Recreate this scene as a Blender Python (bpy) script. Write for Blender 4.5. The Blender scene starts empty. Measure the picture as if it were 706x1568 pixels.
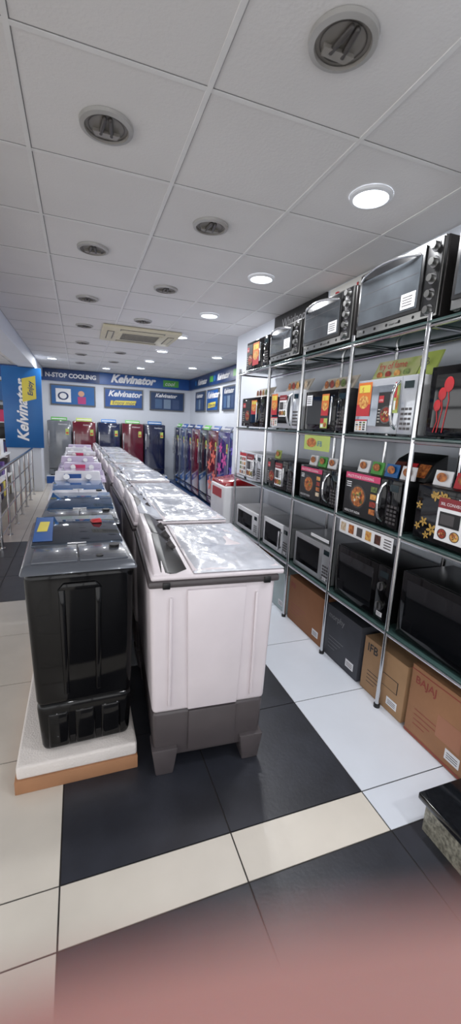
import bpy, bmesh, math, random
from mathutils import Matrix, Vector
from mathutils import noise as mnoise
random.seed(7)
D=bpy.data; SC=bpy.context.scene
SC.view_settings.view_transform='Standard'
# ---------------------------------------------------------------- materials
def lin(c):
    return tuple(((v/255)/12.92 if v/255<=.04045 else ((v/255+.055)/1.055)**2.4) for v in c)
MATS={}
def mat(name,rgb,rough=.5,metal=0.,var=.06,scale=8.,bump=0.,bscale=40.,coat=0.,emit=0.,trans=0.,rgb2=None,alpha=1.,spec=.5):
    if name in MATS: return MATS[name]
    m=D.materials.new(name); m.use_nodes=True; nt=m.node_tree; b=nt.nodes['Principled BSDF']
    c=lin(rgb); c2=lin(rgb2) if rgb2 else tuple(max(0,v*(1-var)) for v in c)
    tc=nt.nodes.new('ShaderNodeTexCoord'); n=nt.nodes.new('ShaderNodeTexNoise'); n.inputs['Scale'].default_value=scale; n.inputs['Detail'].default_value=4
    nt.links.new(tc.outputs['Object'],n.inputs['Vector'])
    r=nt.nodes.new('ShaderNodeValToRGB'); r.color_ramp.elements[0].position=.35; r.color_ramp.elements[1].position=.65
    r.color_ramp.elements[0].color=(*c2,1); r.color_ramp.elements[1].color=(*c,1)
    nt.links.new(n.outputs['Fac'],r.inputs['Fac']); nt.links.new(r.outputs['Color'],b.inputs['Base Color'])
    b.inputs['Roughness'].default_value=rough; b.inputs['Metallic'].default_value=metal
    b.inputs['Coat Weight'].default_value=coat; b.inputs['Transmission Weight'].default_value=trans
    b.inputs['Alpha'].default_value=alpha; b.inputs['Specular IOR Level'].default_value=spec
    if emit: 
        b.inputs['Emission Color'].default_value=(*c,1); b.inputs['Emission Strength'].default_value=emit
    if bump:
        n2=nt.nodes.new('ShaderNodeTexNoise'); n2.inputs['Scale'].default_value=bscale; n2.inputs['Detail'].default_value=3
        nt.links.new(tc.outputs['Object'],n2.inputs['Vector'])
        bp=nt.nodes.new('ShaderNodeBump'); bp.inputs['Strength'].default_value=bump; bp.inputs['Distance'].default_value=.01
        nt.links.new(n2.outputs['Fac'],bp.inputs['Height']); nt.links.new(bp.outputs['Normal'],b.inputs['Normal'])
    MATS[name]=m; return m
def col(rgb,rough=.45,coat=0.,metal=0.):
    return mat('paint_%d_%d_%d_%d_%d'%(*rgb,int(rough*100),int(metal*10)),rgb,rough,metal,coat=coat)
def paint(rgb): return col(rgb,.4)
WHITE=col((228,229,232),.5); BLACK=col((14,14,16),.35)
GLOSSB=mat('gloss_black',(7,7,9),.07,spec=.3); GLASSD=mat('dark_glass',(14,16,19),.05,coat=.3)
LIDG=mat('lid_glass',(84,92,104),.05,.75,var=.25,scale=3)
GLASSO=mat('oven_glass',(92,98,104),.07,.15,coat=.6,var=.45,scale=4)
CHROME=mat('chrome',(205,206,208),.16,1.); STEEL=mat('brushed_steel',(150,150,148),.32,1.,bump=.05)
GREYP=mat('grey_plastic',(72,68,69),.42); 
# ---------------------------------------------------------------- mesh builder
class MB:
    def __init__(s): s.v=[];s.f=[];s.mi=[];s.sm=[];s.m=[];s.M=Matrix.Identity(4)
    def midx(s,m):
        if m not in s.m: s.m.append(m)
        return s.m.index(m)
    def add(s,vs,fs,m,smooth=False):
        o=len(s.v); k=s.midx(m)
        s.v+= [tuple(s.M@Vector(p)) for p in vs]
        for f in fs: s.f.append([o+i for i in f]); s.mi.append(k); s.sm.append(smooth)
    def box(s,x0,x1,y0,y1,z0,z1,m,bev=0.,seg=2,top=None):
        t=top or (0,0,0,0)
        c=[(x0,y0,z0),(x1,y0,z0),(x1,y1,z0),(x0,y1,z0),(x0+t[0],y0+t[2],z1),(x1-t[1],y0+t[2],z1),(x1-t[1],y1-t[3],z1),(x0+t[0],y1-t[3],z1)]
        s.hexa(c,m,bev,seg)
    def hexa(s,c,m,bev=0.,seg=2):
        fs=[(0,3,2,1),(4,5,6,7),(0,1,5,4),(1,2,6,5),(2,3,7,6),(3,0,4,7)]
        if bev<=0: s.add(c,fs,m); return
        bm=bmesh.new(); vs=[bm.verts.new(p) for p in c]
        for f in fs: bm.faces.new([vs[i] for i in f])
        bmesh.ops.bevel(bm,geom=bm.edges[:],offset=bev,segments=seg,profile=.5,affect='EDGES')
        bm.verts.index_update()
        s.add([tuple(v.co) for v in bm.verts],[[v.index for v in f.verts] for f in bm.faces],m,True); bm.free()
    def cyl(s,p0,p1,r,m,n=16,r1=None,cap=True):
        p0=Vector(p0);p1=Vector(p1);d=(p1-p0).normalized(); r1=r if r1 is None else r1
        a=d.orthogonal().normalized(); b=d.cross(a)
        vs=[];
        for P,R in((p0,r),(p1,r1)):
            for i in range(n):
                t=2*math.pi*i/n; vs.append(tuple(P+a*math.cos(t)*R+b*math.sin(t)*R))
        s.add(vs,[[i,(i+1)%n,n+(i+1)%n,n+i] for i in range(n)],m,True)
        if cap: s.add(vs[:n],[list(range(n))[::-1]],m); s.add(vs[n:],[list(range(n))],m)
    def tube(s,pts,r,m,n=10):
        for a,b in zip(pts[:-1],pts[1:]): s.cyl(a,b,r,m,n,cap=False)
        for p in pts: s.ell(p,(r,r,r),m,8,6)
    def ell(s,c,r,m,nu=16,nv=10):
        vs=[(c[0],c[1],c[2]-r[2])];fs=[]
        for j in range(1,nv):
            ph=-math.pi/2+math.pi*j/nv
            for i in range(nu):
                t=2*math.pi*i/nu; vs.append((c[0]+r[0]*math.cos(ph)*math.cos(t),c[1]+r[1]*math.cos(ph)*math.sin(t),c[2]+r[2]*math.sin(ph)))
        vs.append((c[0],c[1],c[2]+r[2])); L=len(vs)-1
        for i in range(nu): fs.append([0,1+(i+1)%nu,1+i]); fs.append([L,L-nu+i,L-nu+(i+1)%nu])
        for j in range(nv-2):
            for i in range(nu): a=1+j*nu; fs.append([a+i,a+(i+1)%nu,a+nu+(i+1)%nu,a+nu+i])
        s.add(vs,fs,m,True)
    def ring(s,c,r0,r1,z,zz,m,n=40):
        if r0<=0:
            s.add([(c[0]+r1*math.cos(2*math.pi*i/n),c[1]+r1*math.sin(2*math.pi*i/n),zz) for i in range(n)],[list(range(n))[::-1]],m); return
        vs=[(c[0]+r0*math.cos(2*math.pi*i/n),c[1]+r0*math.sin(2*math.pi*i/n),z) for i in range(n)]+[(c[0]+r1*math.cos(2*math.pi*i/n),c[1]+r1*math.sin(2*math.pi*i/n),zz) for i in range(n)]
        s.add(vs,[[i,(i+1)%n,n+(i+1)%n,n+i] for i in range(n)],m,True)
    def quad(s,ps,m): s.add(ps,[list(range(len(ps)))],m)
    def dq(s,x0,x1,z0,z1,y,m): s.quad([(x0,y,z0),(x1,y,z0),(x1,y,z1),(x0,y,z1)],m)
    def de(s,cx,cz,rx,rz,y,m,n=14,rot=0):
        ps=[]
        for i in range(n):
            t=2*math.pi*i/n; a=rx*math.cos(t); b=rz*math.sin(t)
            ps.append((cx+a*math.cos(rot)-b*math.sin(rot),y,cz+a*math.sin(rot)+b*math.cos(rot)))
        s.quad(ps,m)
    def text(s,body,o,u,v,size,m,shear=0.,align='LEFT',bold=0.):
        cu=D.curves.new('t','FONT'); cu.body=body; cu.size=size; cu.shear=shear; cu.align_x=align; cu.offset=bold; cu.resolution_u=3
        ob=D.objects.new('t',cu); SC.collection.objects.link(ob); bpy.context.view_layer.update()
        me=D.meshes.new_from_object(ob.evaluated_get(bpy.context.evaluated_depsgraph_get()))
        o=Vector(o);u=Vector(u);v=Vector(v)
        s.add([tuple(o+u*p.co.x+v*p.co.y) for p in me.vertices],[list(p.vertices) for p in me.polygons],m)
        D.objects.remove(ob); D.curves.remove(cu); D.meshes.remove(me)
    def dt(s,body,x,z,y,size,m,**k): s.text(body,(x,y,z),(1,0,0),(0,0,1),size,m,**k)
    def obj(s,name):
        xs=[p[0] for p in s.v];ys=[p[1] for p in s.v];zs=[p[2] for p in s.v]
        o=Vector(((min(xs)+max(xs))/2,(min(ys)+max(ys))/2,min(zs)))
        me=D.meshes.new(name); me.from_pydata([tuple(Vector(p)-o) for p in s.v],[],s.f)
        for m in s.m: me.materials.append(m)
        me.polygons.foreach_set('material_index',s.mi); me.polygons.foreach_set('use_smooth',s.sm)
        me.update()
        ob=D.objects.new(name,me); ob.location=o; SC.collection.objects.link(ob)
        try: me.set_sharp_from_angle(angle=math.radians(40))
        except Exception: pass
        return ob
def RM(X,Y,Z): return Matrix.Translation((X,Y,Z))@Matrix.Rotation(-math.pi/2,4,'Z')
def ROT(X,Y,deg,dx=0,dy=0): return Matrix.Translation((X+dx,Y+dy,0))@Matrix.Rotation(math.radians(deg),4,'Z')@Matrix.Translation((-X,-Y,0))

H=1.515; CZ=2.606
# ---------------------------------------------------------------- camera
th,ps,ro=.2101,.3570,.0486
F=Vector((math.sin(ps)*math.cos(th),math.cos(ps)*math.cos(th),-math.sin(th)))
R0=Vector((math.cos(ps),-math.sin(ps),0)); U0=Vector((math.sin(ps)*math.sin(th),math.cos(ps)*math.sin(th),math.cos(th)))
R=R0*math.cos(ro)+U0*math.sin(ro); U=-R0*math.sin(ro)+U0*math.cos(ro)
cd=D.cameras.new('camera'); cam=D.objects.new('camera',cd); SC.collection.objects.link(cam)
cam.matrix_world=Matrix(((R.x,U.x,-F.x,0),(R.y,U.y,-F.y,0),(R.z,U.z,-F.z,H),(0,0,0,1)))
cd.sensor_fit='VERTICAL'; cd.sensor_height=36; cd.sensor_width=36; cd.lens=36*639.8/1600; cd.clip_start=.003; cd.clip_end=100
cd.dof.use_dof=True; cd.dof.focus_distance=2.8; cd.dof.aperture_fstop=2.9
SC.camera=cam

# ---------------------------------------------------------------- floor
CREAM=mat('cream_tile',(214,207,196),.25,var=.1,scale=3,coat=.15); WTILE=mat('white_tile',(214,219,228),.22,var=.06,scale=3,coat=.2)
DTILE=mat('dark_tile',(48,50,58),.36,var=.4,scale=5,bump=.06,bscale=60); GROUT=mat('grout',(38,34,32),.8)
fl=MB(); fl.box(-5,3,-3.2,11.1,-.1,-.003,GROUT)
x0=-.101
rows=[(.986-.6*k-.6,.986-.6*k) for k in range(7)][::-1]+[(.986,1.168)]+[(1.168+.6*k,1.768+.6*k) for k in range(17)]
for a,b in rows:
    for i in range(-9,6):
        X=x0+.6*i; m=CREAM
        j=round((a-1.168)/.6)
        if b<.99: m=DTILE if i>=0 else CREAM
        elif a<1.1: m=CREAM if i<2 else WTILE
        elif i>=2: m=WTILE
        elif i in(0,1): m=DTILE if j in(0,1) else WTILE
        elif j in(4,5,6): m=DTILE
        g=.0028
        fl.box(max(X+g,-5),min(X+.6-g,3),a+g,min(b-g,11),-.004,0,m)
fl.obj('floor')
# ---------------------------------------------------------------- ceiling with t-bar grid
CT=mat('ceiling_tile',(220,218,217),.85,var=.07,scale=1.3,bump=.12,bscale=90); BAR=mat('ceiling_bar',(224,223,222),.5); BAR_SHADE=mat('ceiling_bar_shade',(118,117,117),.9)  # thin grey strips along the bars are painted shadow lines
ce=MB(); ce.box(-5,2.9,-3.2,11.1,CZ,CZ+.1,CT)
cx,cy,g=.439,1.577,.604
for i in range(-8,5):
    X=cx+g*i; ce.box(X-.009,X+.009,-3.2,11,CZ-.004,CZ,BAR); ce.box(X+.009,X+.012,-3.2,11,CZ-.001,CZ,BAR_SHADE)
for j in range(-8,16):
    Y=cy+g*j; ce.box(-5,2.8,Y-.009,Y+.009,CZ-.0035,CZ,BAR); ce.box(-5,2.8,Y-.012,Y-.009,CZ-.001,CZ,BAR_SHADE)
ce.obj('ceiling')
# ---------------------------------------------------------------- walls
WX=1.925
WALL=mat('wall_paint',(214,219,228),.6,var=.03,scale=2)
def wallbox(name,*a,m=WALL):
    b=MB(); b.box(*a,m); return b.obj(name)
wallbox('wall_right',WX,WX+.1,-3.2,5.2,0,CZ)
wallbox('wall_partition',WX+.1,2.9,5.1,5.2,0,CZ)
wallbox('wall_side',2.8,2.9,5.2,11.05,0,CZ)
wallbox('wall_back',-5,2.8,10.95,11.05,0,CZ)
wallbox('trim_1',-1.05,-.76,-3.1,10.9,2.40,CZ-.005)
FR=col((90,92,96),.4)
def glazing(name,vert,c,a0,a1,n):
    b=MB()
    for k in range(n+1):
        t=a0+(a1-a0)*k/n
        if vert=='x': b.box(c-.04,c+.04,t-.03,t+.03,0,CZ,FR)
        else: b.box(t-.03,t+.03,c-.04,c+.04,0,CZ,FR)
    for z in (0,2.1,CZ-.07):
        if vert=='x': b.box(c-.035,c+.035,a0,a1,z,z+.06,FR)
        else: b.box(a0,a1,c-.035,c+.035,z,z+.06,FR)
    return b.obj(name)
glazing('window_1','x',-4.95,-3.1,10.9,9)
glazing('window_2','y',-3.15,-4.9,1.9,5)

# ---------------------------------------------------------------- signs
BLUE=mat('sign_blue',(24,92,162),.35,rgb2=(14,64,136),scale=1.2); NAVY=mat('sign_navy',(22,62,120),.35,rgb2=(14,38,84),scale=2)
CYAN=mat('sign_cyan',(34,104,168),.35,rgb2=(24,90,154),scale=1.5)
YEL=paint((222,205,80)); PW=mat('print_white',(238,238,240),.5); GRN=paint((84,164,72)); LIME=paint((172,188,96)); RED=paint((185,36,44)); ORG=paint((215,116,44)); PINK=paint((204,56,104))
def signband():
    b=MB()
    b.box(-5,2.74,10.87,10.95,2.33,CZ-.01,BLUE)
    b.dq(-.77,.5,2.335,2.59,10.865,NAVY); b.dt('N-STOP COOLING',-.71,2.415,10.86,.135,PW,bold=.005)
    b.dt('H° HOT',-2.3,2.40,10.86,.17,PW,bold=.006)
    b.dt('Kelvinator',.76,2.40,10.86,.25,PW,shear=.35,bold=.012)
    b.dq(2.05,2.45,2.38,2.54,10.862,GRN); b.dt('cool',2.09,2.41,10.858,.14,PW,shear=.3)
    b.obj('wall_sign_band')
    b=MB(); b.M=RM(2.73,8.07,0)
    b.box(-2.85,2.85,0,.06,2.33,CZ-.01,NAVY)
    for x in(-1.9,-.4,1.1): b.dt('Kelvinator',x,2.40,-.005,.17,PW,shear=.35,bold=.006); b.de(x-.2,2.46,.08,.06,-.004,CYAN); b.dq(x+.95,x+1.2,2.4,2.52,-.004,GRN)
    b.obj('wall_sign_band')
signband()
def wposter(b,x0,x1,z0,z1,kind):
    b.box(x0,x1,.01,.04,z0,z1,FR); y=.006; w=x1-x0;h=z1-z0
    if kind==0:
        b.dq(x0+.03,x1-.03,z0+.03,z1-.03,y,CYAN); b.box(x0+.12*w,x0+.45*w,.0,.006,z0+.15*h,z1-.2*h,PW); b.de(x0+.28*w,z0+.45*h,.12*w,.2*h,-.003,NAVY); b.de(x0+.28*w,z0+.45*h,.08*w,.14*h,-.004,PW)
        b.de(x0+.68*w,z0+.6*h,.07*w,.14*h,.003,paint((210,160,130))); b.dq(x0+.6*w,x0+.78*w,z0+.1*h,z0+.45*h,.003,paint((180,60,120)))
    elif kind==1:
        b.dq(x0+.03,x1-.03,z0+.03,z1-.03,y,BLUE); b.dt('Kelvinator',x0+.1*w,z0+.6*h,.002,.19,PW,shear=.35,bold=.006)
        b.quad([(x0+.15*w,.003,z0+.15*h),(x0+.8*w,.003,z0+.2*h),(x0+.82*w,.003,z0+.42*h),(x0+.17*w,.003,z0+.38*h)],YEL); b.dt('Enjoy more',x0+.2*w,z0+.2*h,.001,.13,NAVY,shear=.2)
    else:
        b.dq(x0+.03,x1-.03,z0+.03,z1-.03,y,paint((28,58,102))); b.dt('Kelvinator',x0+.15*w,z0+.7*h,.002,.13,PW,shear=.35,bold=.004)
        for k in range(3): b.dq(x0+(.15+.25*k)*w,x0+(.35+.25*k)*w,z0+.12*h,z0+.6*h,.002,[paint((70,100,140)),paint((120,140,165)),paint((60,80,120))][k])
for x0_,x1_,k in((-.62,.4,0),(.6,1.55,1),(1.72,2.62,2),(-2.6,-1.5,0)):
    b=MB(); b.M=Matrix.Translation((0,10.905,0)); wposter(b,x0_,x1_,1.78,2.26,k); b.obj('wall_poster')
for yc,k in((9.9,2),(8.9,1),(7.8,2),(6.6,2)):
    b=MB(); b.M=RM(2.755,yc,0); wposter(b,-.42,.42,1.78,2.26,k); b.obj('wall_poster')
b=MB(); b.box(-1.33,-.72,9.05,9.6,0,CZ-.21,WALL,.01); b.obj('pillar')
b=MB(); b.box(-1.34,-.66,9.0,9.045,.88,2.39,CYAN,.006)
b.text('Kelvinator',(-.93,8.995,1.0),(0,0,1),(-1,0,0),.27,PW,shear=.35,bold=.008)
b.quad([(-1.0,8.993,1.75),(-.76,8.993,1.82),(-.76,8.993,2.25),(-1.0,8.993,2.18)],YEL); b.text('Enjoy',(-.82,8.99,1.87),(0,0,1),(-1,0,0),.12,NAVY,shear=.2,bold=.003)
b.obj('sign_board')
b=MB(); b.M=RM(WX-.014,3.62,0); b.box(-.48,.48,0,.012,2.38,2.60,BLACK); b.dt('Whirlpool',-.30,2.47,-.003,.115,paint((165,165,168))); b.obj('wall_sign_board')
b=MB(); b.M=RM(WX-.014,2.82,0); b.box(-.27,.27,0,.012,2.40,2.595,paint((225,225,220))); b.dt('Bosch',-.2,2.46,-.003,.14,RED,bold=.004); b.obj('wall_sign_board')

# ---------------------------------------------------------------- ceiling fixtures
RIM=mat('lamp_rim',(172,170,167),.4,.2); REFL=mat('lamp_reflector',(150,146,140),.4,.1); DK=mat('lamp_inner',(136,132,127),.5,.1,var=.1,scale=6); TUBE=mat('lamp_tube',(70,66,64),.4)
LITM=mat('lamp_lit',(235,243,255),.4,emit=9.)
def fixture(x,y,lit):
    b=MB(); z=CZ-.001
    b.ring((x,y),.098,.1,z-.012,z,WHITE if lit else RIM); b.ring((x,y),.082,.098,z-.016,z-.012,WHITE if lit else RIM); b.ring((x,y),.078,.082,z-.008,z-.016,WHITE if lit else DK)
    if lit:
        b.ring((x,y),.0,.08,z-.010,z-.010,LITM)
    else:
        b.ring((x,y),.0,.08,z-.005,z-.005,DK)
        b.ring((x,y),.064,.067,z-.007,z-.007,TUBE)
        for s in(-1,1):
            b.tube([(x+s*.010,y-.055,z-.013),(x+s*.020,y+.03,z-.013)],.0085,TUBE)
        b.hexa([(x-.05,y+.015,z-.02),(x+.05,y+.015,z-.02),(x+.04,y+.05,z-.016),(x-.04,y+.05,z-.016),(x-.05,y+.02,z-.005),(x+.05,y+.02,z-.005),(x+.04,y+.055,z-.005),(x-.04,y+.055,z-.005)],REFL)
    b.obj('recessed_downlight')
    if lit:
        ld=D.lights.new('downlight_lamp','AREA'); ld.shape='DISK'; ld.size=.15; ld.energy=12.5; ld.color=(.97,.98,1)
        o=D.objects.new('downlight_lamp',ld); SC.collection.objects.link(o); o.location=(x,y,z-.02)
for k in range(7):
    fixture(.74-.012*k,1.25+1.245*k,False); fixture(.13-.012*k,1.90+1.24*k,False)
for x,y in((1.33,1.87),(1.32,3.12),(1.29,4.36),(1.28,5.6),(1.27,6.85),(1.27,8.1),(1.27,9.3),(2.2,6.9),(2.2,8.5),(1.33,.6),(1.33,-.7),(-.3,-1.2),(-.45,9.0),(.6,9.9)):  # only the first few are seen lit; the others are added for light
    fixture(x,y,True)
ACM=mat('ac_panel',(206,198,172),.5); b=MB()
b.box(.30,1.24,5.35,6.25,CZ-.04,CZ-.003,ACM,.012)
b.box(.50,1.04,5.55,6.05,CZ-.046,CZ-.038,ACM,.003)
for k in range(10): b.box(.54,1.0,5.59+.045*k,5.605+.045*k,CZ-.049,CZ-.045,GREYP)
for a in((.36,.44,5.55,6.05),(1.10,1.18,5.55,6.05),(.5,1.04,5.40,5.47),(.5,1.04,6.12,6.19)):
    b.box(*a,CZ-.044,CZ-.039,GREYP); b.box(a[0]+.01,a[1]-.01,a[2]+.01,a[3]-.01,CZ-.048,CZ-.042,ACM)
b.obj('ceiling_air_conditioner')

# ---------------------------------------------------------------- washing machines
MWHITE=mat('machine_white',(220,211,215),.33,var=.04,coat=.2); MGREY=mat('machine_grey',(78,72,74),.38,var=.1)
FILM=mat('plastic_film',(202,205,214),.2,var=.16,scale=5,bump=.45,bscale=11,coat=.5)
SLATE=mat('machine_lid_grey',(84,88,96),.25,.2,var=.1,coat=.4)
def sheet(b,x0,x1,y0,y1,z,amp,m,seed,nx=26,ny=34):
    vs=[];fs=[]
    for j in range(ny+1):
        for i in range(nx+1):
            u=i/nx;v=j/ny; x=x0+(x1-x0)*u;y=y0+(y1-y0)*v
            e=min(1,min(u,1-u,v,1-v)*10)
            h=mnoise.noise(Vector((x*5+seed,y*4,seed)))*1.0+abs(mnoise.noise(Vector((x*13,y*7+seed,3))))*.8
            vs.append((x,y,z+amp*h*e+(.009*e)))
    for j in range(ny):
        for i in range(nx): a=j*(nx+1)+i; fs.append([a,a+1,a+nx+2,a+nx+1])
    b.add(vs,fs,m,True)
def twin_white(Y,L=.79,body=MWHITE,low=MGREY,seed=1,film=True,x0=.24,x1=.775,rise=.03,M=None,hi=.89,first=False):
    b=MB()
    if M is not None: b.M=M
    for fx in(x0+.02,x1-.12):
        for fy in(Y-.012,Y+L-.10):
            b.hexa([(fx+.012,fy+.006,0),(fx+.088,fy+.006,0),(fx+.088,fy+.09,0),(fx+.012,fy+.09,0),(fx-.006,fy-.0,.13),(fx+.106,fy-.0,.13),(fx+.106,fy+.11,.13),(fx-.006,fy+.11,.13)],low,.006)
    b.hexa([(x0+.028,Y+.012,.07),(x1-.028,Y+.012,.07),(x1-.028,Y+L-.022,.07),(x0+.028,Y+L-.022,.07),(x0+.018,Y+.006,.305),(x1-.018,Y+.006,.305),(x1-.018,Y+L-.012,.305),(x0+.018,Y+L-.012,.305)],low,.018,3)
    b.hexa([(x0+.016,Y+.003,.30),(x1-.016,Y+.003,.30),(x1-.016,Y+L-.008,.30),(x0+.016,Y+L-.008,.30),(x0,Y,hi),(x1,Y,hi),(x1,Y+L,hi),(x0,Y+L,hi)],body,.02,3)
    for sgn,yy in((-1,Y),(1,Y+L)):
        a=yy+sgn*.013
        b.hexa([(x0+.165*1,yy+.004*-sgn,.31),(x0+.385,yy+.004*-sgn,.31),(x0+.385,a-sgn*.006,.31),(x0+.165,a-sgn*.006,.31),(x0+.15,yy-sgn*.01,hi-.03),(x0+.40,yy-sgn*.01,hi-.03),(x0+.40,a,hi-.03),(x0+.15,a,hi-.03)],body,.005)
        b.box(x0+.17,x0+.385,min(yy-sgn*.03,yy+sgn*.004),max(yy-sgn*.03,yy+sgn*.004),.10,.30,low,.006)
        for xx in(x0+.085,x1-.085): b.box(xx-.006,xx+.006,min(a-sgn*.003,yy-sgn*.01),max(a-sgn*.003,yy-sgn*.01),.34,hi-.06,body,.003)
    for k in range(4):
        yy=Y+.08+.17*k; b.box(x1-.02,x1+.004,yy,yy+.12,.34,hi-.08,body,.008)
    b.box(x0-.006,x1+.012,Y-.012,Y+L+.004,hi-.018,hi+.012,low,.010,2)
    for xx in (x0+.05,x1-.06): b.box(xx,xx+.03,Y-.017,Y,hi-.02,hi+.008,BLACK,.003)
    b.box(x0+.004,x1+.035,Y-.008,Y+L+.004,hi+.012,hi+.034,body,.010,3)
    z=hi+.030; ya=Y+.005; ym=Y+.36; yb=Y+L-.01; t=.085; r0=rise
    def seg(y0,y1,h0,h1):
        b.hexa([(x0+.008,y0,z-.01),(x0+.125,y0,z-.01),(x0+.125,y1,z-.01),(x0+.008,y1,z-.01),(x0+.02,y0,z+h0),(x0+.06,y0,z+h0*.9),(x0+.06,y1,z+h1*.9),(x0+.02,y1,z+h1)],body,.003)
        # sloping fascia facing the lids
        b.hexa([(x0+.10,y0+.01,z-.006),(x0+.170,y0+.01,z-.006),(x0+.170,y1,z-.006),(x0+.10,y1,z-.006),(x0+.045,y0+.01,z+h0*.95+.002),(x0+.075,y0+.01,z+h0*.9),(x0+.075,y1,z+h1*.9),(x0+.045,y1,z+h1*.95+.004)],BLACK if first else GREYP,.002)
    seg(ya,ym,r0,t); seg(ym,yb,t,t)
    for k in range(3):
        yy=Y+.28+.17*k; b.cyl((x0+.115,yy,z+.035),(x0+.135,yy,z+.05),.022,GREYP,14)
    for a,c in((Y+.02,Y+.33),(Y+.345,Y+L-.02)):
        b.box(x0+.175,x1+.02,a,c,z,z+.012,body,.005)
    if film:
        sheet(b,x0+.176,x1+.034,Y-.004,Y+L+.004,z+.008,.010,FILM,seed)
        if not first:  # wrap drawn over the console as well
            b.hexa([(x0+.10,Y+.02,z+.012),(x0+.182,Y+.02,z+.012),(x0+.182,yb,z+.012),(x0+.10,yb,z+.012),(x0+.04,Y+.02,z+rise+.008),(x0+.082,Y+.02,z+rise+.004),(x0+.082,yb,z+t+.006),(x0+.04,yb,z+t+.010)],FILM,.004)
    return b.obj('washing_machine')
rots=[-3.2,-1.0,.8,-.6,.5,-.8,.6,-.4,.3]; dxs=[0,.035,.045,.03,.03,.015,.02,0,.01]
for k in range(9):
    Y=1.49+.85*k
    twin_white(Y,seed=k*3+1,rise=.010 if k==0 else .05,first=(k==0),M=ROT(.775 if k==0 else .5,Y,rots[k],dxs[k],-.01 if k==0 else 0),hi=.89+(0,.012,-.006,.01,0,.012,.0,.01,0)[k])

STY=mat('styrofoam',(222,215,210),.8,bump=.4,bscale=120); CARD=mat('cardboard',(166,120,86),.8,var=.12,scale=6,bump=.1)
def twin_black(Y,zb,L=.74,x0=-.215,x1=.198,body=GLOSSB,lid=LIDG,top=SLATE,M=None,zt=.935):
    b=MB()
    if M is not None: b.M=M
    b.hexa([(x0+.035,Y+.02,zb),(x1-.02,Y+.02,zb),(x1-.02,Y+L-.02,zb),(x0+.035,Y+L-.02,zb),(x0+.02,Y+.008,zb+.235),(x1-.008,Y+.008,zb+.235),(x1-.008,Y+L,zb+.235),(x0+.02,Y+L,zb+.235)],body,.03,4)
    b.hexa([(x0+.022,Y+.012,zb+.215),(x1-.01,Y+.012,zb+.215),(x1-.01,Y+L,zb+.215),(x0+.022,Y+L,zb+.215),(x0,Y,zt),(x1,Y,zt),(x1,Y+L,zt),(x0,Y+L,zt)],body,.03,4)
    for xx in(x0+.06,x0+.165,x0+.27): b.box(xx,xx+.085,Y+.006,Y+.04,zb+.02,zb+.19,body,.014,3)
    c=(x0+x1)/2-.005
    b.hexa([(c-.085,Y-.012,.855),(c+.085,Y-.012,.855),(c+.085,Y+.02,.855),(c-.085,Y+.02,.855),(c-.06,Y-.012,.885),(c+.06,Y-.012,.885),(c+.06,Y+.02,.885),(c-.06,Y+.02,.885)],body,.006)
    for s in(-1,1):
        b.hexa([(c+s*.062-.01,Y-.005,.40),(c+s*.062+.01,Y-.005,.40),(c+s*.062+.01,Y+.03,.38),(c+s*.062-.01,Y+.03,.38),(c+s*.068-.012,Y-.014,.86),(c+s*.068+.012,Y-.014,.86),(c+s*.068+.012,Y+.02,.86),(c+s*.068-.012,Y+.02,.86)],body,.006)
    b.hexa([(x0-.012,Y-.015,zt-.01),(x1+.014,Y-.015,zt-.01),(x1+.014,Y+L+.005,zt-.01),(x0-.012,Y+L+.005,zt-.01),(x0,Y+.01,zt+.022),(x1,Y+.01,zt+.022),(x1,Y+L,zt+.022),(x0,Y+L,zt+.022)],top,.008,2)
    b.box(x0+.03,c-.003,Y+.03,Y+.25,zt+.02,zt+.030,top,.004); b.box(c+.003,x1-.02,Y+.03,Y+.25,zt+.02,zt+.030,top,.004)
    b.cyl((x1-.06,Y+.18,zt+.028),(x1-.06,Y+.18,zt+.042),.022,BLACK,18); b.cyl((x1-.13,Y+.06,zt+.028),(x1-.13,Y+.06,zt+.036),.014,BLACK,18)
    b.hexa([(x0+.012,Y+.27,zt+.02),(x1-.008,Y+.27,zt+.02),(x1-.008,Y+L-.03,zt+.02),(x0+.012,Y+L-.03,zt+.02),(x0+.016,Y+.275,zt+.032),(x1-.012,Y+.275,zt+.032),(x1-.012,Y+L-.035,zt+.056),(x0+.016,Y+L-.035,zt+.056)],lid,.003)
    b.box(c-.04,c+.04,Y+.262,Y+.272,zt+.02,zt+.034,CHROME,.002)
    return b
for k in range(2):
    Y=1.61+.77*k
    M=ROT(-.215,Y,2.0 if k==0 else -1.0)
    b=twin_black(Y,.125,M=M,lid=LIDG if k==0 else mat('lid_glass_blue_reflection',(60,92,130),.06,.6,var=.3,scale=3))  # blue tint of the second lid stands in for a reflection in its glass
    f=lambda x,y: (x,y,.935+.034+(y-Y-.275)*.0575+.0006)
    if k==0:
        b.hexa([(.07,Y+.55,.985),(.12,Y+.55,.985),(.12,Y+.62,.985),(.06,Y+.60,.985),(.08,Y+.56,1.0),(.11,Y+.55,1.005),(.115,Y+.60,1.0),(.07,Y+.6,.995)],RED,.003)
        b.quad([f(-.195,Y+.30),f(-.115,Y+.30),f(-.115,Y+.68),f(-.195,Y+.68)],BLUE); g2=lambda x,y:(f(x,y)[0],y,f(x,y)[2]+.0006)  # blue and yellow quads paint the sign's reflection onto this lid
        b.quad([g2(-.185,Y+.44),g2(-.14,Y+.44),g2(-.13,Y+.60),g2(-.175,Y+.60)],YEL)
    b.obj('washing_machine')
    s=MB()
    s.box(-.285,.205,Y-.035,Y+.725,.0,.062,CARD,.003)
    s.box(-.278,.203,Y-.03,Y+.725,.062,.125,STY,.012,3)
    s.obj('packing_base')
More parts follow.
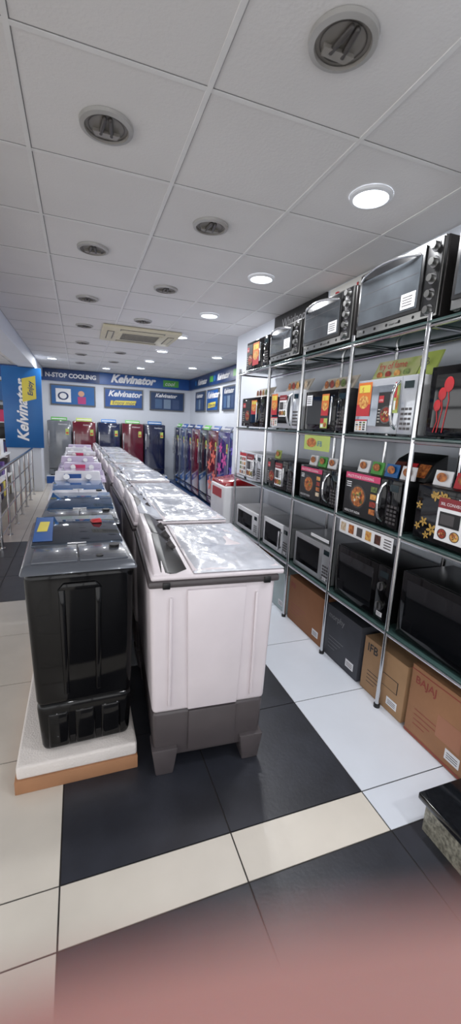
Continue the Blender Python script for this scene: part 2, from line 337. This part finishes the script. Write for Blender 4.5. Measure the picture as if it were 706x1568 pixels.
LAV=mat('machine_lavender',(190,178,205),.3); NVY=mat('machine_blue',(60,80,120),.3); LMW=mat('machine_pale',(205,205,214),.35)
LIL=mat('lid_lilac',(172,156,192),.15,coat=.5,var=.2); LBL=mat('lid_blue',(80,120,175),.08,.4,coat=.5)
cfg=[(NVY,LBL,LMW),(LMW,LIL,LAV),(LMW,LIL,LAV),(LMW,mat('lid_maroon',(120,50,80),.15,coat=.5),LMW),(LMW,LMW,LMW),(LMW,LIL,LAV)]
for k,(bd,ld,tp) in enumerate(cfg):
    Y=3.17+.77*k
    b=twin_black(Y,0.0,body=bd,lid=ld,top=tp,M=ROT(0,Y,(1.2,-1.5,.8,-.6,1.0,0)[k],(.0,.015,-.01,.02,0,.01)[k]),zt=.925+(.0,.02,.0,.03,.01,.02)[k])
    b.hexa([(-.2,Y+.60,.945),(.19,Y+.60,.945),(.19,Y+.73,.945),(-.2,Y+.73,.945),(-.19,Y+.66,1.04),(.18,Y+.66,1.04),(.18,Y+.72,1.05),(-.19,Y+.72,1.05)],tp,.01,3)
    b.cyl((-.1,Y+.62,1.0),(-.1,Y+.60,1.01),.025,WHITE,14); b.cyl((.08,Y+.62,1.0),(.08,Y+.60,1.01),.025,WHITE,14)
    if k in(0,1,3):
        b.box(-.12,.02,Y+.63,Y+.635,.97,1.03,BLUE if k==0 else PINK)
    b.obj('washing_machine')

# ---------------------------------------------------------------- chrome display rack
PY=[1.033+.5725*k for k in range(5)]+[4.02]; PX=(1.534,1.86); SH=[.47,1.0,1.495,2.025]
GSH=mat('glass_shelf',(60,82,80),.08,var=.2,coat=.6); b=MB()
for y in PY:
    for x in PX:
        b.cyl((x,y,0.012),(x,y,2.06),.0125,CHROME,14); b.cyl((x,y,0),(x,y,.02),.018,BLACK,12)
    for z in SH: b.cyl((PX[0],y,z-.022),(PX[1],y,z-.022),.008,CHROME,8)
for z in SH:
    for x in PX: b.cyl((x,PY[0],z-.022),(x,PY[-1],z-.022),.009,CHROME,8)
    b.box(PX[0]-.012,PX[1]+.04,PY[0]-.02,PY[-1]+.02,z-.012,z,GSH,.002)
b.obj('display_rack')

# ---------------------------------------------------------------- ovens
def fm(n,a,c): return mat('food_%d'%n,a,.45,rgb2=c,scale=55)
FOOD=[fm(0,(205,128,60),(120,52,24)),fm(1,(180,62,36),(96,24,18)),fm(2,(226,186,100),(180,100,44)),fm(3,(122,140,70),(56,76,32)),fm(4,(218,204,182),(176,148,112)),fm(5,(92,48,34),(46,22,16))]
def plate(b,x,z,r,y,rnd,fill):
    b.de(x,z,r,r*.92,y,mat('plate',(66,62,60),.2),20); b.de(x,z,r*.84,r*.78,y-.0004,fill,20)
    for k in range(18):
        a=rnd.random()*6.28;q=rnd.random()*.66*r; b.de(x+q*math.cos(a),z+q*math.sin(a),(.08+.12*rnd.random())*r,(.06+.1*rnd.random())*r,y-.0007-.0001*k,rnd.choice(FOOD),8,rnd.random()*3)
def sticker(b,x0,x1,z0,z1,kind,y=-.004,seed=0):
    rnd=random.Random(seed*17+kind); w=x1-x0;h=z1-z0
    if kind==1:
        b.dq(x0,x1,z0,z1,y,ORG); b.dq(x0,x1,z0,z0+.35*h,y-.0004,RED); b.de(x0+.5*w,z0+.42*h,.36*w,.2*h,y-.0008,FOOD[2])
        b.dq(x0+.1*w,x1-.1*w,z1-.3*h,z1-.08*h,y-.0008,YEL); b.dt('5',x0+.3*w,z1-.28*h,y-.0012,.2*h,RED)
    elif kind==2:
        b.dq(x0,x1,z0,z1,y,BLACK); b.dq(x0,x1,z1-.14*h,z1,y-.0004,PINK); b.dt('MULTI STAGE COOKING',x0+.05*w,z1-.11*h,y-.0008,.07*w,PW)
        plate(b,x0+.42*w,z0+.46*h,.3*h,y-.0006,rnd,FOOD[0])
        for k in range(4): b.dq(x1-.22*w,x1-.06*w,z0+(.14+.17*k)*h,z0+(.26+.17*k)*h,y-.001,FOOD[(k+seed)%5])
        b.dt('HEALTHY INDIA',x0+.06*w,z0+.05*h,y-.001,.065*w,PW)
        for k in range(3): b.dq(x0+.05*w,x0+.2*w,z0+(.66+.05*k)*h,z0+(.68+.05*k)*h,y-.001,PW)
    elif kind==3:
        b.dq(x0,x1,z0,z1,y,PW); b.dq(x0,x1,z1-.14*h,z1,y-.0004,RED)
        for i in range(3):
            for j in range(4): b.dq(x0+(.07+.3*i)*w,x0+(.29+.3*i)*w,z0+(.06+.2*j)*h,z0+(.2+.2*j)*h,y-.0006,rnd.choice(FOOD+[BLACK,GREYP]))
    elif kind==4:
        b.dq(x0,x1,z0,z1,y,LIME); b.dq(x0,x0+.5*w,z0+.5*h,z1,y-.0004,RED); b.de(x0+.7*w,z0+.35*h,.22*w,.25*h,y-.0006,FOOD[0]); b.dq(x0+.08*w,x0+.42*w,z0+.1*h,z0+.4*h,y-.0006,PW)
    elif kind==5:
        b.dq(x0,x1,z0,z1,y,PW)
        for k in range(4): b.dq(x0+.1*w,x1-.2*w,z0+(.2+.18*k)*h,z0+(.26+.18*k)*h,y-.0006,GREYP)
    elif kind==6: # white and red sheet: oven picture, bullets, two small dishes
        b.dq(x0,x1,z0,z1,y,PW); b.dq(x0,x1,z1-.24*h,z1,y-.0004,mat('deep_red',(130,26,34),.4)); b.dt('30L CONVECTION',x0+.05*w,z1-.17*h,y-.0008,.085*w,PW)
        b.dq(x0+.06*w,x0+.56*w,z0+.34*h,z0+.68*h,y-.0006,BLACK); b.dq(x0+.09*w,x0+.42*w,z0+.39*h,z0+.63*h,y-.0009,GREYP)
        for k in range(5): b.dq(x0+.62*w,x0+(.8+.03*(k%3))*w,z0+(.36+.07*k)*h,z0+(.385+.07*k)*h,y-.0006,GREYP)
        for k in range(3): plate(b,x0+(.18+.3*k)*w,z0+.17*h,.13*h,y-.0006,rnd,FOOD[(k+1)%5])
    elif kind==7: # black sheet, pasta dish at the corner, red flash
        b.dq(x0,x1,z0,z1,y,mat('print_black',(26,22,22),.4)); plate(b,x0+.66*w,z0+.34*h,.28*h,y-.0006,rnd,FOOD[1])
        b.dq(x0+.05*w,x0+.4*w,z0+.7*h,z0+.9*h,y-.0006,RED); b.dt('OTG',x0+.08*w,z0+.74*h,y-.001,.13*w,PW)
        for k in range(5): b.dq(x0+.06*w,x0+(.24+.03*(k%2))*w,z0+(.12+.09*k)*h,z0+(.15+.09*k)*h,y-.0006,paint((180,176,170)))
def flower(b,cx_,cz_,r,y,m,n=5,rot=0.):
    for k in range(n):
        a=rot+2*math.pi*k/n; b.de(cx_+.6*r*math.cos(a),cz_+.6*r*math.sin(a),.5*r,.25*r,y-.0002*k,m,10,a)
def microwave(Y0,Y1,Z,h,d=.325,body=BLACK,door=GLOSSB,win=GLASSD,handle='bar',stk=(),panel=None,X=1.545,floral=None,card=None,knob=False,name='microwave_oven'):
    b=MB(); w=Y1-Y0; b.M=RM(X,(Y0+Y1)/2,Z)
    l=-w/2; r=w/2; cp=.105
    for fx in(l+.04,r-.06):
        for fy in(.05,d-.07): b.cyl((fx+.01,fy,0),(fx+.01,fy,.012),.012,BLACK,10)
    b.box(l,r,.018,d,.01,h,body,.006)
    b.box(l,r-cp,0,.022,.012,h-.002,door,.004); b.box(r-cp+.002,r,0,.022,.012,h-.002,panel or door,.004)
    b.box(l+.035,r-cp-.035,-.0015,.001,.05,h-.04,win,.0005,1)
    b.dq(r-cp+.02,r-.02,h-.065,h-.03,-.001,mat('lcd',(20,40,45),.1)); 
    if knob:
        for kz in(.32,.66): b.cyl((r-cp/2,0,h*kz),(r-cp/2,-.02,h*kz),.024,STEEL,18); b.box(r-cp/2-.003,r-cp/2+.003,-.024,-.018,h*kz-.02,h*kz+.02,BLACK)
    else:
        for i in range(3):
            for j in range(5): b.box(r-cp+.018+.026*i,r-cp+.036+.026*i,-.0025,0,.035+.024*j*(h/.3),.047+.024*j*(h/.3),GREYP if panel is None or panel is not WHITE else STEEL)
    hx=r-cp-.014
    if handle=='arc': b.tube([(hx,0,.04),(hx,-.025,.06),(hx,-.04,h*.35),(hx,-.043,h*.5),(hx,-.04,h*.68),(hx,-.025,h-.05),(hx,0,h-.03)],.008,CHROME)
    elif handle=='bar':
        b.box(hx-.007,hx+.007,-.035,-.022,.05,h-.05,CHROME,.004); 
        for zz in(.065,h-.07): b.box(hx-.005,hx+.005,-.025,0,zz,zz+.012,CHROME)
    for k in range(6): b.box(l-.001,l+.002,.08+.02*k,.09+.02*k,h*.5,h*.8,BLACK); b.box(r-.002,r+.001,.16+.02*k,.17+.02*k,h*.5,h*.8,GREYP)
    for s_ in stk: sticker(b,l+s_[0]*w,l+s_[1]*w,.012+s_[2]*h,s_[3]*h,s_[4],seed=int(Y0*100))
    if floral:
        rnd=random.Random(5)
        for k in range(26):
            flower(b,l+rnd.random()*(w-.04)+.02,.03+rnd.random()*(h-.06),.014+.014*rnd.random(),-.0025,floral,5,rnd.random())
    if card:
        x=l+.03
        for cc in card: b.hexa([(x,.05,h),(x+.1,.05,h),(x+.1,.06,h),(x,.06,h),(x,.065,h+.07),(x+.1,.065,h+.07),(x+.1,.068,h+.07),(x,.068,h+.07)],cc); b.de(x+.05,h+.04,.03,.022,.048,FOOD[0]); x+=.12
    if not stk: sticker(b,r-cp+.03,r-.03,h*.12,h*.2,5,y=-.003)
    return b.obj(name)
def otg(Y0,Y1,Z,h,d=.335,body=mat('otg_body',(58,56,56),.3,.5),X=1.53,label=True,nk=5):
    b=MB(); w=Y1-Y0; b.M=RM(X,(Y0+Y1)/2,Z); l=-w/2;r=w/2; cp=.095
    for fx in(l+.05,r-.05):
        for fy in(.05,d-.07): b.cyl((fx,fy,0),(fx,fy,.018),.014,BLACK,10)
    b.box(l,r,.015,d,.016,h,body,.010,3)
    b.box(l+.004,r-.004,0,.02,.02,h-.006,STEEL,.003)
    b.box(l+.012,r-cp-.006,-.012,.004,.058,h-.018,BLACK,.003)
    b.box(l+.03,r-cp-.022,-.0145,-.010,.075,h-.055,GLASSO,.001,1)
    for z_ in(.15,.23): 
        if z_<h-.08: b.box(l+.035,r-cp-.03,-.0150,-.0144,z_,z_+.0018,GREYP)
    pts=[]
    for k in range(9):
        t=k/8; pts.append((l+.03+(w-cp-.07)*t,-.014-.035*math.sin(math.pi*t)**.5,h-.05+.022*math.sin(math.pi*t)))
    b.tube(pts,.0075,CHROME)
    b.box(r-cp,r-.008,-.004,.002,.03,h-.012,BLACK,.002)
    for k in range(nk):
        z_=.05+(h-.09)*k/(nk-1); b.cyl((r-cp/2,0,z_),(r-cp/2,-.028,z_),.0185,STEEL,18,r1=.016); b.cyl((r-cp/2,-.004,z_),(r-cp/2,-.006,z_),.025,CHROME,18)
    for k in range(5): b.de(l+.07+k*(w-cp-.12)/4,.04,.008,.008,-.001,BLACK)
    b.dt('smart oven',l+.03+.5*(w-cp),.032,-.001,.018,BLACK)
    if label: sticker(b,r-cp-.13,r-cp-.035,.085,.155,5,y=-.016)
    for k in range(8): b.box(r-.001,r+.001,.08+.025*k,.092+.025*k,h*.6,h*.85,BLACK); b.box(l-.001,l+.001,.08+.025*k,.092+.025*k,h*.6,h*.85,BLACK)
    return b.obj('toaster_oven')
z1,z2,z3,z4=SH[3],SH[2],SH[1],SH[0]
otg(1.575,2.165,z1,.36,X=1.535); otg(2.215,2.775,z1,.325); otg(2.83,3.33,z1,.27,nk=4)
microwave(3.40,3.90,z1,.26,stk=[(.03,.3,.05,.9,7),(.32,.6,.1,.9,1)])
otg(.96,1.5,z1,.34,X=1.53)
CW=mat('mirror_white',(192,195,201),.12,.35,coat=.5)
microwave(1.64,2.10,z2,.305,body=WHITE,door=CW,win=mat('mirror_win',(140,148,160),.08,.5,coat=.5,var=.3),panel=CW,handle='arc',stk=[(.02,.28,.3,.95,1),(.02,.25,.03,.28,3),(.42,.66,.12,.75,7),(.68,.76,.35,.9,4)])
b=microwave(1.06,1.56,z2,.325,body=BLACK,door=GLOSSB)
tl=MB(); tl.M=RM(1.545,1.31,z2)
for tx,tz,s_ in((-.17,.20,.022),(-.14,.24,.026),(-.19,.15,.02)):
    tl.ell((tx,-.003,tz),(s_,.002,s_*1.3),RED,12,8); tl.tube([(tx,-.003,tz-.02),(tx+.01,-.003,tz-.07),(tx-.005,-.003,.03)],.002,RED,6)
tl.obj('tulip_sticker')
microwave(2.20,2.70,z2,.275,stk=[(.45,.62,.35,.9,1),(.45,.62,.05,.33,4),(.05,.2,.6,.9,5)],handle='bar')
microwave(2.79,3.28,z2,.30,body=WHITE,door=CW,handle='arc',stk=[(.04,.26,.35,.95,1),(.04,.3,.05,.33,3),(.34,.6,.3,.9,6)])
microwave(3.40,3.95,z2,.28,stk=[(.05,.4,.1,.9,7),(.45,.68,.4,.9,1)])
microwave(1.65,2.12,z3,.275,handle='arc',stk=[(.0,.66,.02,.98,2)],card=(PW,GRN,CYAN,PW))
GOLD=paint((176,140,66))
microwave(1.06,1.54,z3,.28,floral=GOLD,door=GLOSSB,stk=[(.28,.75,.1,.85,6)],card=(PW,RED))
microwave(2.19,2.69,z3,.255,stk=[(.03,.6,.05,.95,2)],card=(PW,GRN,PW),handle='arc')
microwave(2.79,3.27,z3,.25,stk=[(.03,.3,.1,.95,7),(.34,.6,.1,.9,6)],card=(LIME,))
microwave(3.40,3.95,z3,.26,body=WHITE,door=CW,stk=[(.03,.35,.05,.95,3),(.38,.7,.05,.95,6)])
microwave(1.64,2.14,z4,.33,d=.34,handle=None,knob=True,win=GLASSD)
microwave(1.02,1.56,z4,.36,d=.34,handle=None,win=GLASSD)
SILV=mat('silver_paint',(164,166,168),.3,.4)
microwave(2.20,2.69,z4,.275,body=SILV,door=SILV,panel=SILV,handle=None)
microwave(2.79,3.27,z4,.26,body=SILV,door=WHITE,panel=SILV,handle='bar')
microwave(3.40,3.95,z4,.235,body=WHITE,door=WHITE,panel=WHITE,handle=None)
def tag(y0,y1,z0,z1,kind,X=1.516,bg=PW):
    b=MB(); b.M=RM(X,(y0+y1)/2,0); w=y1-y0; b.box(-w/2,w/2,0,.003,z0,z1,bg)
    if kind==0:
        for k in range(5): b.dq(-w/2+.015+k*w/6,-w/2+.065+k*w/6,z0+.015,z1-.012,-.001,[FOOD[4],FOOD[0],GREYP,FOOD[2],FOOD[5]][k])
        for k in range(4): b.dq(w/2-.065,w/2-.01,z0+.012+.015*k,z0+.018+.015*k,-.001,GREYP)
    elif kind==1:
        b.de(-w*.2,(z0+z1)/2,w*.2,(z1-z0)*.32,-.001,FOOD[0]); b.dt('IFB',.01,z0+.03,-.001,.05,CYAN)
    b.obj('price_card')
tag(1.63,2.10,.895,.975,0); tag(2.30,2.62,1.37,1.47,1,bg=LIME)
tag(2.20,2.42,.78,.80,2)
b=MB(); b.M=RM(1.62,1.85,z2+.306); b.hexa([(-.24,0,0),(.10,0,0),(.10,.01,0),(-.24,.01,0),(-.24,.05,.11),(.10,.05,.11),(.10,.06,.11),(-.24,.06,.11)],mat('promo_board',(205,202,160),.5,rgb2=(160,176,100),scale=9)); b.dt('fry of fame',-.20,.06,.018,.05,RED,shear=.2)
for k in range(4): b.de(-.18+.07*k,.03,.025,.018,.008,FOOD[k],12)
b.hexa([(.11,0,0),(.22,0,0),(.22,.01,0),(.11,.01,0),(.11,.05,.12),(.22,.05,.12),(.22,.06,.12),(.11,.06,.12)],LIME); b.dt('IFB',.12,.05,.005,.05,GREYP); b.obj('promo_card')
for yc,hh,c1 in((2.45,.276,FOOD[1]),(3.0,.301,FOOD[3]),(3.65,.281,FOOD[0])):
    b=MB(); b.M=RM(1.62,yc,z2+hh); b.hexa([(-.18,0,0),(.18,0,0),(.18,.01,0),(-.18,.01,0),(-.18,.05,.09),(.18,.05,.09),(.18,.06,.09),(-.18,.06,.09)],paint((215,205,190)))
    for k in range(5): b.de(-.13+.065*k,.045,.025,.028,.012,FOOD[k],12)
    b.obj('promo_card')
b=MB(); b.M=RM(1.62,1.72,z3+.276)
b.hexa([(-.14,0,0),(.14,0,0),(.14,.14,0),(-.14,.14,0),(-.13,.06,.10),(.13,.06,.10),(.13,.14,.14),(-.13,.14,.14)],BLACK,.004)
for k in range(3): b.hexa([(-.12+.085*k,.010,.02),(-.05+.085*k,.010,.02),(-.05+.085*k,.014,.02),(-.12+.085*k,.014,.02),(-.12+.085*k,.045,.085),(-.05+.085*k,.045,.085),(-.05+.085*k,.05,.085),(-.12+.085*k,.05,.085)],[paint((90,40,30)),RED,FOOD[0]][k])
b.obj('brochure_holder')

# ---------------------------------------------------------------- cartons under the rack
def carton(Y0,Y1,h,d=.33,c=CARD,X=1.56,label='',lc=None,art=None,ts=.055):
    b=MB(); b.M=RM(X,(Y0+Y1)/2,0); w=Y1-Y0; l=-w/2;r=w/2; e=.003
    b.box(l,r,0,d,0,h-.002,c,.004); TP=paint((160,120,80)) if c is CARD else c
    b.box(l,r,0,d/2-e/2,h-.002,h+.002,c); b.box(l,r,d/2+e/2,d,h-.002,h+.002,c)
    b.box(l,r,d/2-.025,d/2+.025,h+.002,h+.0026,TP)
    lc=lc or BLACK
    if label: b.dt(label,l+.03,h*.78,-.0015,ts,lc,bold=.001)
    for k in range(4): b.dq(l+.05,l+.05+w*(.2+.08*k),h*(.2+.07*k),h*(.212+.07*k),-.001,lc)
    b.dq(r-.12,r-.04,h*.12,h*.26,-.001,PW)
    for k in range(3): b.dq(r-.11,r-.05,h*(.15+.03*k),h*(.16+.03*k),-.0015,BLACK)
    if art=='oven': b.box(l+.5*w,r-.05,-.001,0,h*.4,h*.62,lc); b.box(l+.505*w,r-.055,-.0015,0,h*.41,h*.61,c)
    if art=='red': b.dq(l,r,h*.02,h*.05,-.0012,lc); b.dq(l,r,h*.94,h*.955,-.0012,lc); b.dq(l+.5*w,r-.05,h*.3,h*.6,-.0012,paint((172,116,86)))
    return b.obj('cardboard_box')
CARDR=paint((150,66,52))
carton(1.05,1.42,.38,label='BAJAJ',lc=CARDR,art='red',X=1.555)
carton(1.455,1.80,.33,label='IFB',c=mat('cardboard_b',(172,136,100),.8,var=.1),art='oven',X=1.565,ts=.07)
carton(1.83,2.20,.36,c=mat('carton_dark',(62,64,72),.6,var=.15),label='morphy',lc=paint((120,120,125)))
carton(2.24,2.74,.36,label='IFB',lc=CARDR,c=mat('cardboard_c',(156,106,72),.8))
carton(2.79,3.27,.33,c=mat('carton_teal',(190,205,205),.6),label='LG',lc=paint((20,130,130)))
carton(3.40,3.95,.34,label='Onida',lc=CARDR)
b=MB(); b.box(1.45,1.88,4.12,4.6,.03,.86,WHITE,.02,3)
for q in((1.49,4.16),(1.84,4.16),(1.49,4.56),(1.84,4.56)): b.cyl((*q,0),(*q,.035),.02,BLACK,10)
b.hexa([(1.46,4.13,.86),(1.87,4.13,.86),(1.87,4.59,.86),(1.46,4.59,.86),(1.48,4.15,.90),(1.87,4.15,.97),(1.87,4.57,.97),(1.48,4.57,.90)],mat('machine_red',(150,20,30),.2,coat=.5),.008); b.box(1.446,1.45,4.2,4.52,.72,.82,RED); b.obj('washing_machine')

# ---------------------------------------------------------------- refrigerators
def fridge(M,w,h,c,pat=None,topc=GRN,seed=0):
    b=MB(); b.M=M; rnd=random.Random(seed); d=.58
    m=mat('fridge_%d_%d_%d'%c,c,.12,coat=.8,var=.25,scale=3); GB=col((60,60,64),.4)
    for fx in(-w/2+.05,w/2-.05):
        for fy in(.08,d-.05): b.cyl((fx,fy,0),(fx,fy,.03),.02,BLACK,10)
    b.box(-w/2+.004,w/2-.004,.055,d,.025,h-.01,GB,.008)
    b.box(-w/2,w/2,0,.05,.16,h,m,.018,3)
    b.box(-w/2,w/2,.01,.05,.03,.15,m,.010)
    b.box(-w/2+.1,w/2-.1,.004,.012,.11,.13,BLACK)
    b.box(-w/2+.02,-w/2+.042,-.03,-.012,h*.52,h*.82,CHROME,.005)
    for zz in(h*.54,h*.79): b.box(-w/2+.022,-w/2+.04,-.016,.005,zz,zz+.02,CHROME)
    b.dt('Kelvinator',-.02,h-.09,-.002,.045,PW,shear=.3)
    b.dq(w/2-.12,w/2-.05,h*.75,h*.86,-.002,LIME); b.dq(w/2-.11,w/2-.06,h*.77,h*.8,-.003,RED)
    if pat:
        for k,(fx,fz,fr) in enumerate(((-.1,.3,.12),(.18,.42,.09),(-.2,.55,.10),(.1,.66,.12),(-.15,.8,.08))):
            flower(b,fx*w*1.3,h*fz,fr,-.002-.0004*k,pat,5,rnd.random()*3)
    b.box(-w/2+.03,w/2-.03,.03,d-.02,h-.01,h+.006,BLACK,.004)
    b.hexa([(-w/2+.08,.05,h+.006),(w/2-.08,.05,h+.006),(w/2-.08,.06,h+.006),(-w/2+.08,.06,h+.006),(-w/2+.08,.09,h+.08),(w/2-.08,.09,h+.08),(w/2-.08,.1,h+.08),(-w/2+.08,.1,h+.08)],topc)
    b.dq(-w/2+.1,w/2-.1,h+.03,h+.05,.048,PW)
    return b.obj('refrigerator')
for (xc,c,tc_) in((-.42,(112,116,122),GRN),(.11,(96,16,36),LIME),(.66,(24,34,66),CYAN),(1.21,(88,16,36),GRN),(1.74,(22,28,58),CYAN)):
    fridge(Matrix.Translation((xc,10.2,.18)),.50,1.24,c,topc=tc_)
b=MB(); b.box(-.72,2.04,10.12,10.94,0,.18,mat('plinth_white',(205,210,220),.4),.004); b.dq(-.72,2.04,.01,.17,10.117,BLUE); b.dt('Kelvinator',1.15,.05,10.112,.14,PW,shear=.35,bold=.004); b.dt('Kelvinator',-.3,.05,10.112,.14,PW,shear=.35,bold=.004); b.obj('display_plinth')
b=MB(); b.box(2.06,2.79,5.30,10.1,0,.10,mat('plinth_blue',(20,50,90),.35),.004); b.M=RM(2.055,7.7,0); b.dq(-2.4,2.4,.02,.085,0,NAVY)
for k in range(4): b.dt('Kelvinator',-1.9+1.1*k,.03,-.004,.06,PW,shear=.35)
b.obj('display_plinth')
rc=[((28,54,130),paint((110,80,190))),((50,36,110),paint((200,80,150))),((96,14,34),paint((225,115,100))),((20,22,34),None),((92,18,40),None),((26,34,80),None),((70,84,116),None),((22,30,60),None)]
for k,(c,p) in enumerate(rc):
    fridge(RM(2.12,5.60+.56*k,.10),.54,1.30,c,pat=p,topc=[BLUE,NAVY,BLUE,GRN][k%4],seed=k)

# ---------------------------------------------------------------- left side
b=MB()
for k in range(9):
    y=3.9+.6*k; b.cyl((-.86,y,0),(-.86,y,.86),.014,CHROME,12); b.cyl((-.86,y,0),(-.86,y,.01),.035,CHROME,14)
for z in(.88,.62,.36,.14): b.cyl((-.86,3.88,z),(-.86,8.75,z),.02 if z>.8 else .009,CHROME,12)
b.obj('railing')
b=MB(); b.box(-2.2,-1.15,5.2,8.6,0,.06,GREYP,.004); 
for z in(.42,.80): b.box(-2.15,-1.2,5.25,8.55,z,z+.03,WHITE,.003)
for x in(-2.12,-1.23):
    for y in(5.3,6.9,8.5): b.box(x-.015,x+.015,y-.015,y+.015,.06,.83,STEEL)
rnd=random.Random(3); cc=[YEL,paint((110,80,160)),RED,PW,ORG,CYAN,paint((40,40,90)),PINK]
for z in(.06,.45,.83):
    y=5.3
    while y<8.3:
        w_=.14+.16*rnd.random(); hh=.16+.12*rnd.random(); b.box(-1.75,-1.25-.05*rnd.random(),y,y+w_,z,z+hh,rnd.choice(cc),.004); y+=w_+.02
b.obj('product_display_stand')
b=MB(); b.box(-2.9,-1.45,10.5,10.9,0,1.7,GREYP,.005)
for z in(.15,.55,.95,1.32):
    b.box(-2.85,-1.5,10.42,10.52,z,z+.02,WHITE)
    for k in range(5): b.box(-2.8+.26*k,-2.58+.26*k,10.44,10.6,z+.02,z+.28,[PINK,paint((90,30,60)),paint((180,40,100)),BLACK,paint((60,40,80))][(k+int(z*5))%5],.004)
b.obj('wall_display_shelf')

# ---------------------------------------------------------------- granite step lower right
TER=mat('terrazzo',(168,165,150),.4,rgb2=(96,94,84),scale=85); GRA=mat('granite_black',(24,26,30),.1,rgb2=(12,13,16),scale=60,coat=.2)
b=MB(); b.box(1.22,1.915,-.6,.955,0,.135,TER,.003); b.box(1.195,1.915,-.6,.975,.135,.163,GRA,.005); b.obj('granite_step')

# ---------------------------------------------------------------- the photographer's hand, index finger over the lower edge of the lens
SKIN=mat('skin',(186,136,130),.5,var=.12,scale=60); SKIN.node_tree.nodes['Principled BSDF'].inputs['Subsurface Weight'].default_value=.25
SKIN.node_tree.nodes['Principled BSDF'].inputs['Subsurface Scale'].default_value=.004
Mc=cam.matrix_world.copy()
def C(p): return Mc@Vector((p[0],p[1],-p[2]))
dl=-.0011
chains=[
 [((.095,-.080,-.030),.018),((.075,-.036,-.008),.0115),((.050,-.0235+dl,.008),.0098),((.028,-.0222+dl,.0135),.0092),((.015,-.0232+dl,.0142),.0085),((.003,-.0246+dl,.0142),.0086),((-.012,-.0262+dl,.0138),.0080),((-.020,-.0275+dl,.0130),.0058)],
 [((.095,-.085,-.032),.018),((.078,-.056,-.008),.0115),((.050,-.053,.006),.0098),((.034,-.052,.007),.0092),((.014,-.052,.000),.0086),((.002,-.052,-.008),.0078)],
 [((.096,-.090,-.034),.018),((.079,-.075,-.010),.0112),((.052,-.073,.003),.0094),((.037,-.073,.003),.0088),((.020,-.072,-.004),.0082),((.009,-.072,-.012),.0074)],
 [((.097,-.097,-.036),.016),((.078,-.093,-.014),.0100),((.056,-.092,-.003),.0084),((.044,-.092,-.003),.0078),((.030,-.091,-.008),.0072),((.020,-.091,-.014),.0064)],
 [((.102,-.110,-.045),.018),((.080,-.088,-.052),.0140),((.058,-.066,-.050),.0115),((.036,-.050,-.045),.0105),((.020,-.042,-.040),.0085)],
 [((.082,-.052,-.014),.014),((.088,-.072,-.022),.024),((.095,-.098,-.034),.027),((.104,-.128,-.050),.023),((.125,-.190,-.085),.027),((.155,-.270,-.130),.036),((.180,-.335,-.165),.038)],
]
vs=[];es=[];rad=[];roots=[]
for ch in chains:
    o=len(vs)
    for i,(p,r_) in enumerate(ch):
        vs.append(C(p)); rad.append(r_)
        if i: es.append((o+i-1,o+i))
    roots.append(o)
org=C((.09,-.08,-.03))
me=D.meshes.new('hand'); me.from_pydata([tuple(v-org) for v in vs],es,[]); me.materials.append(SKIN)
hand=D.objects.new('hand',me); hand.location=org; SC.collection.objects.link(hand)
bpy.context.view_layer.objects.active=hand; hand.select_set(True)
sk=hand.modifiers.new('skin','SKIN'); sk.use_smooth_shade=True
for i,sv in enumerate(me.skin_vertices[0].data):
    sv.radius=(rad[i],rad[i]); sv.use_root=(i in roots)
sb=hand.modifiers.new('sub','SUBSURF'); sb.levels=2; sb.render_levels=2

# ---------------------------------------------------------------- light
w=D.worlds.new('daylight'); SC.world=w; w.use_nodes=True; w.node_tree.nodes['Background'].inputs[0].default_value=(.98,.985,1,1); w.node_tree.nodes['Background'].inputs[1].default_value=2.15
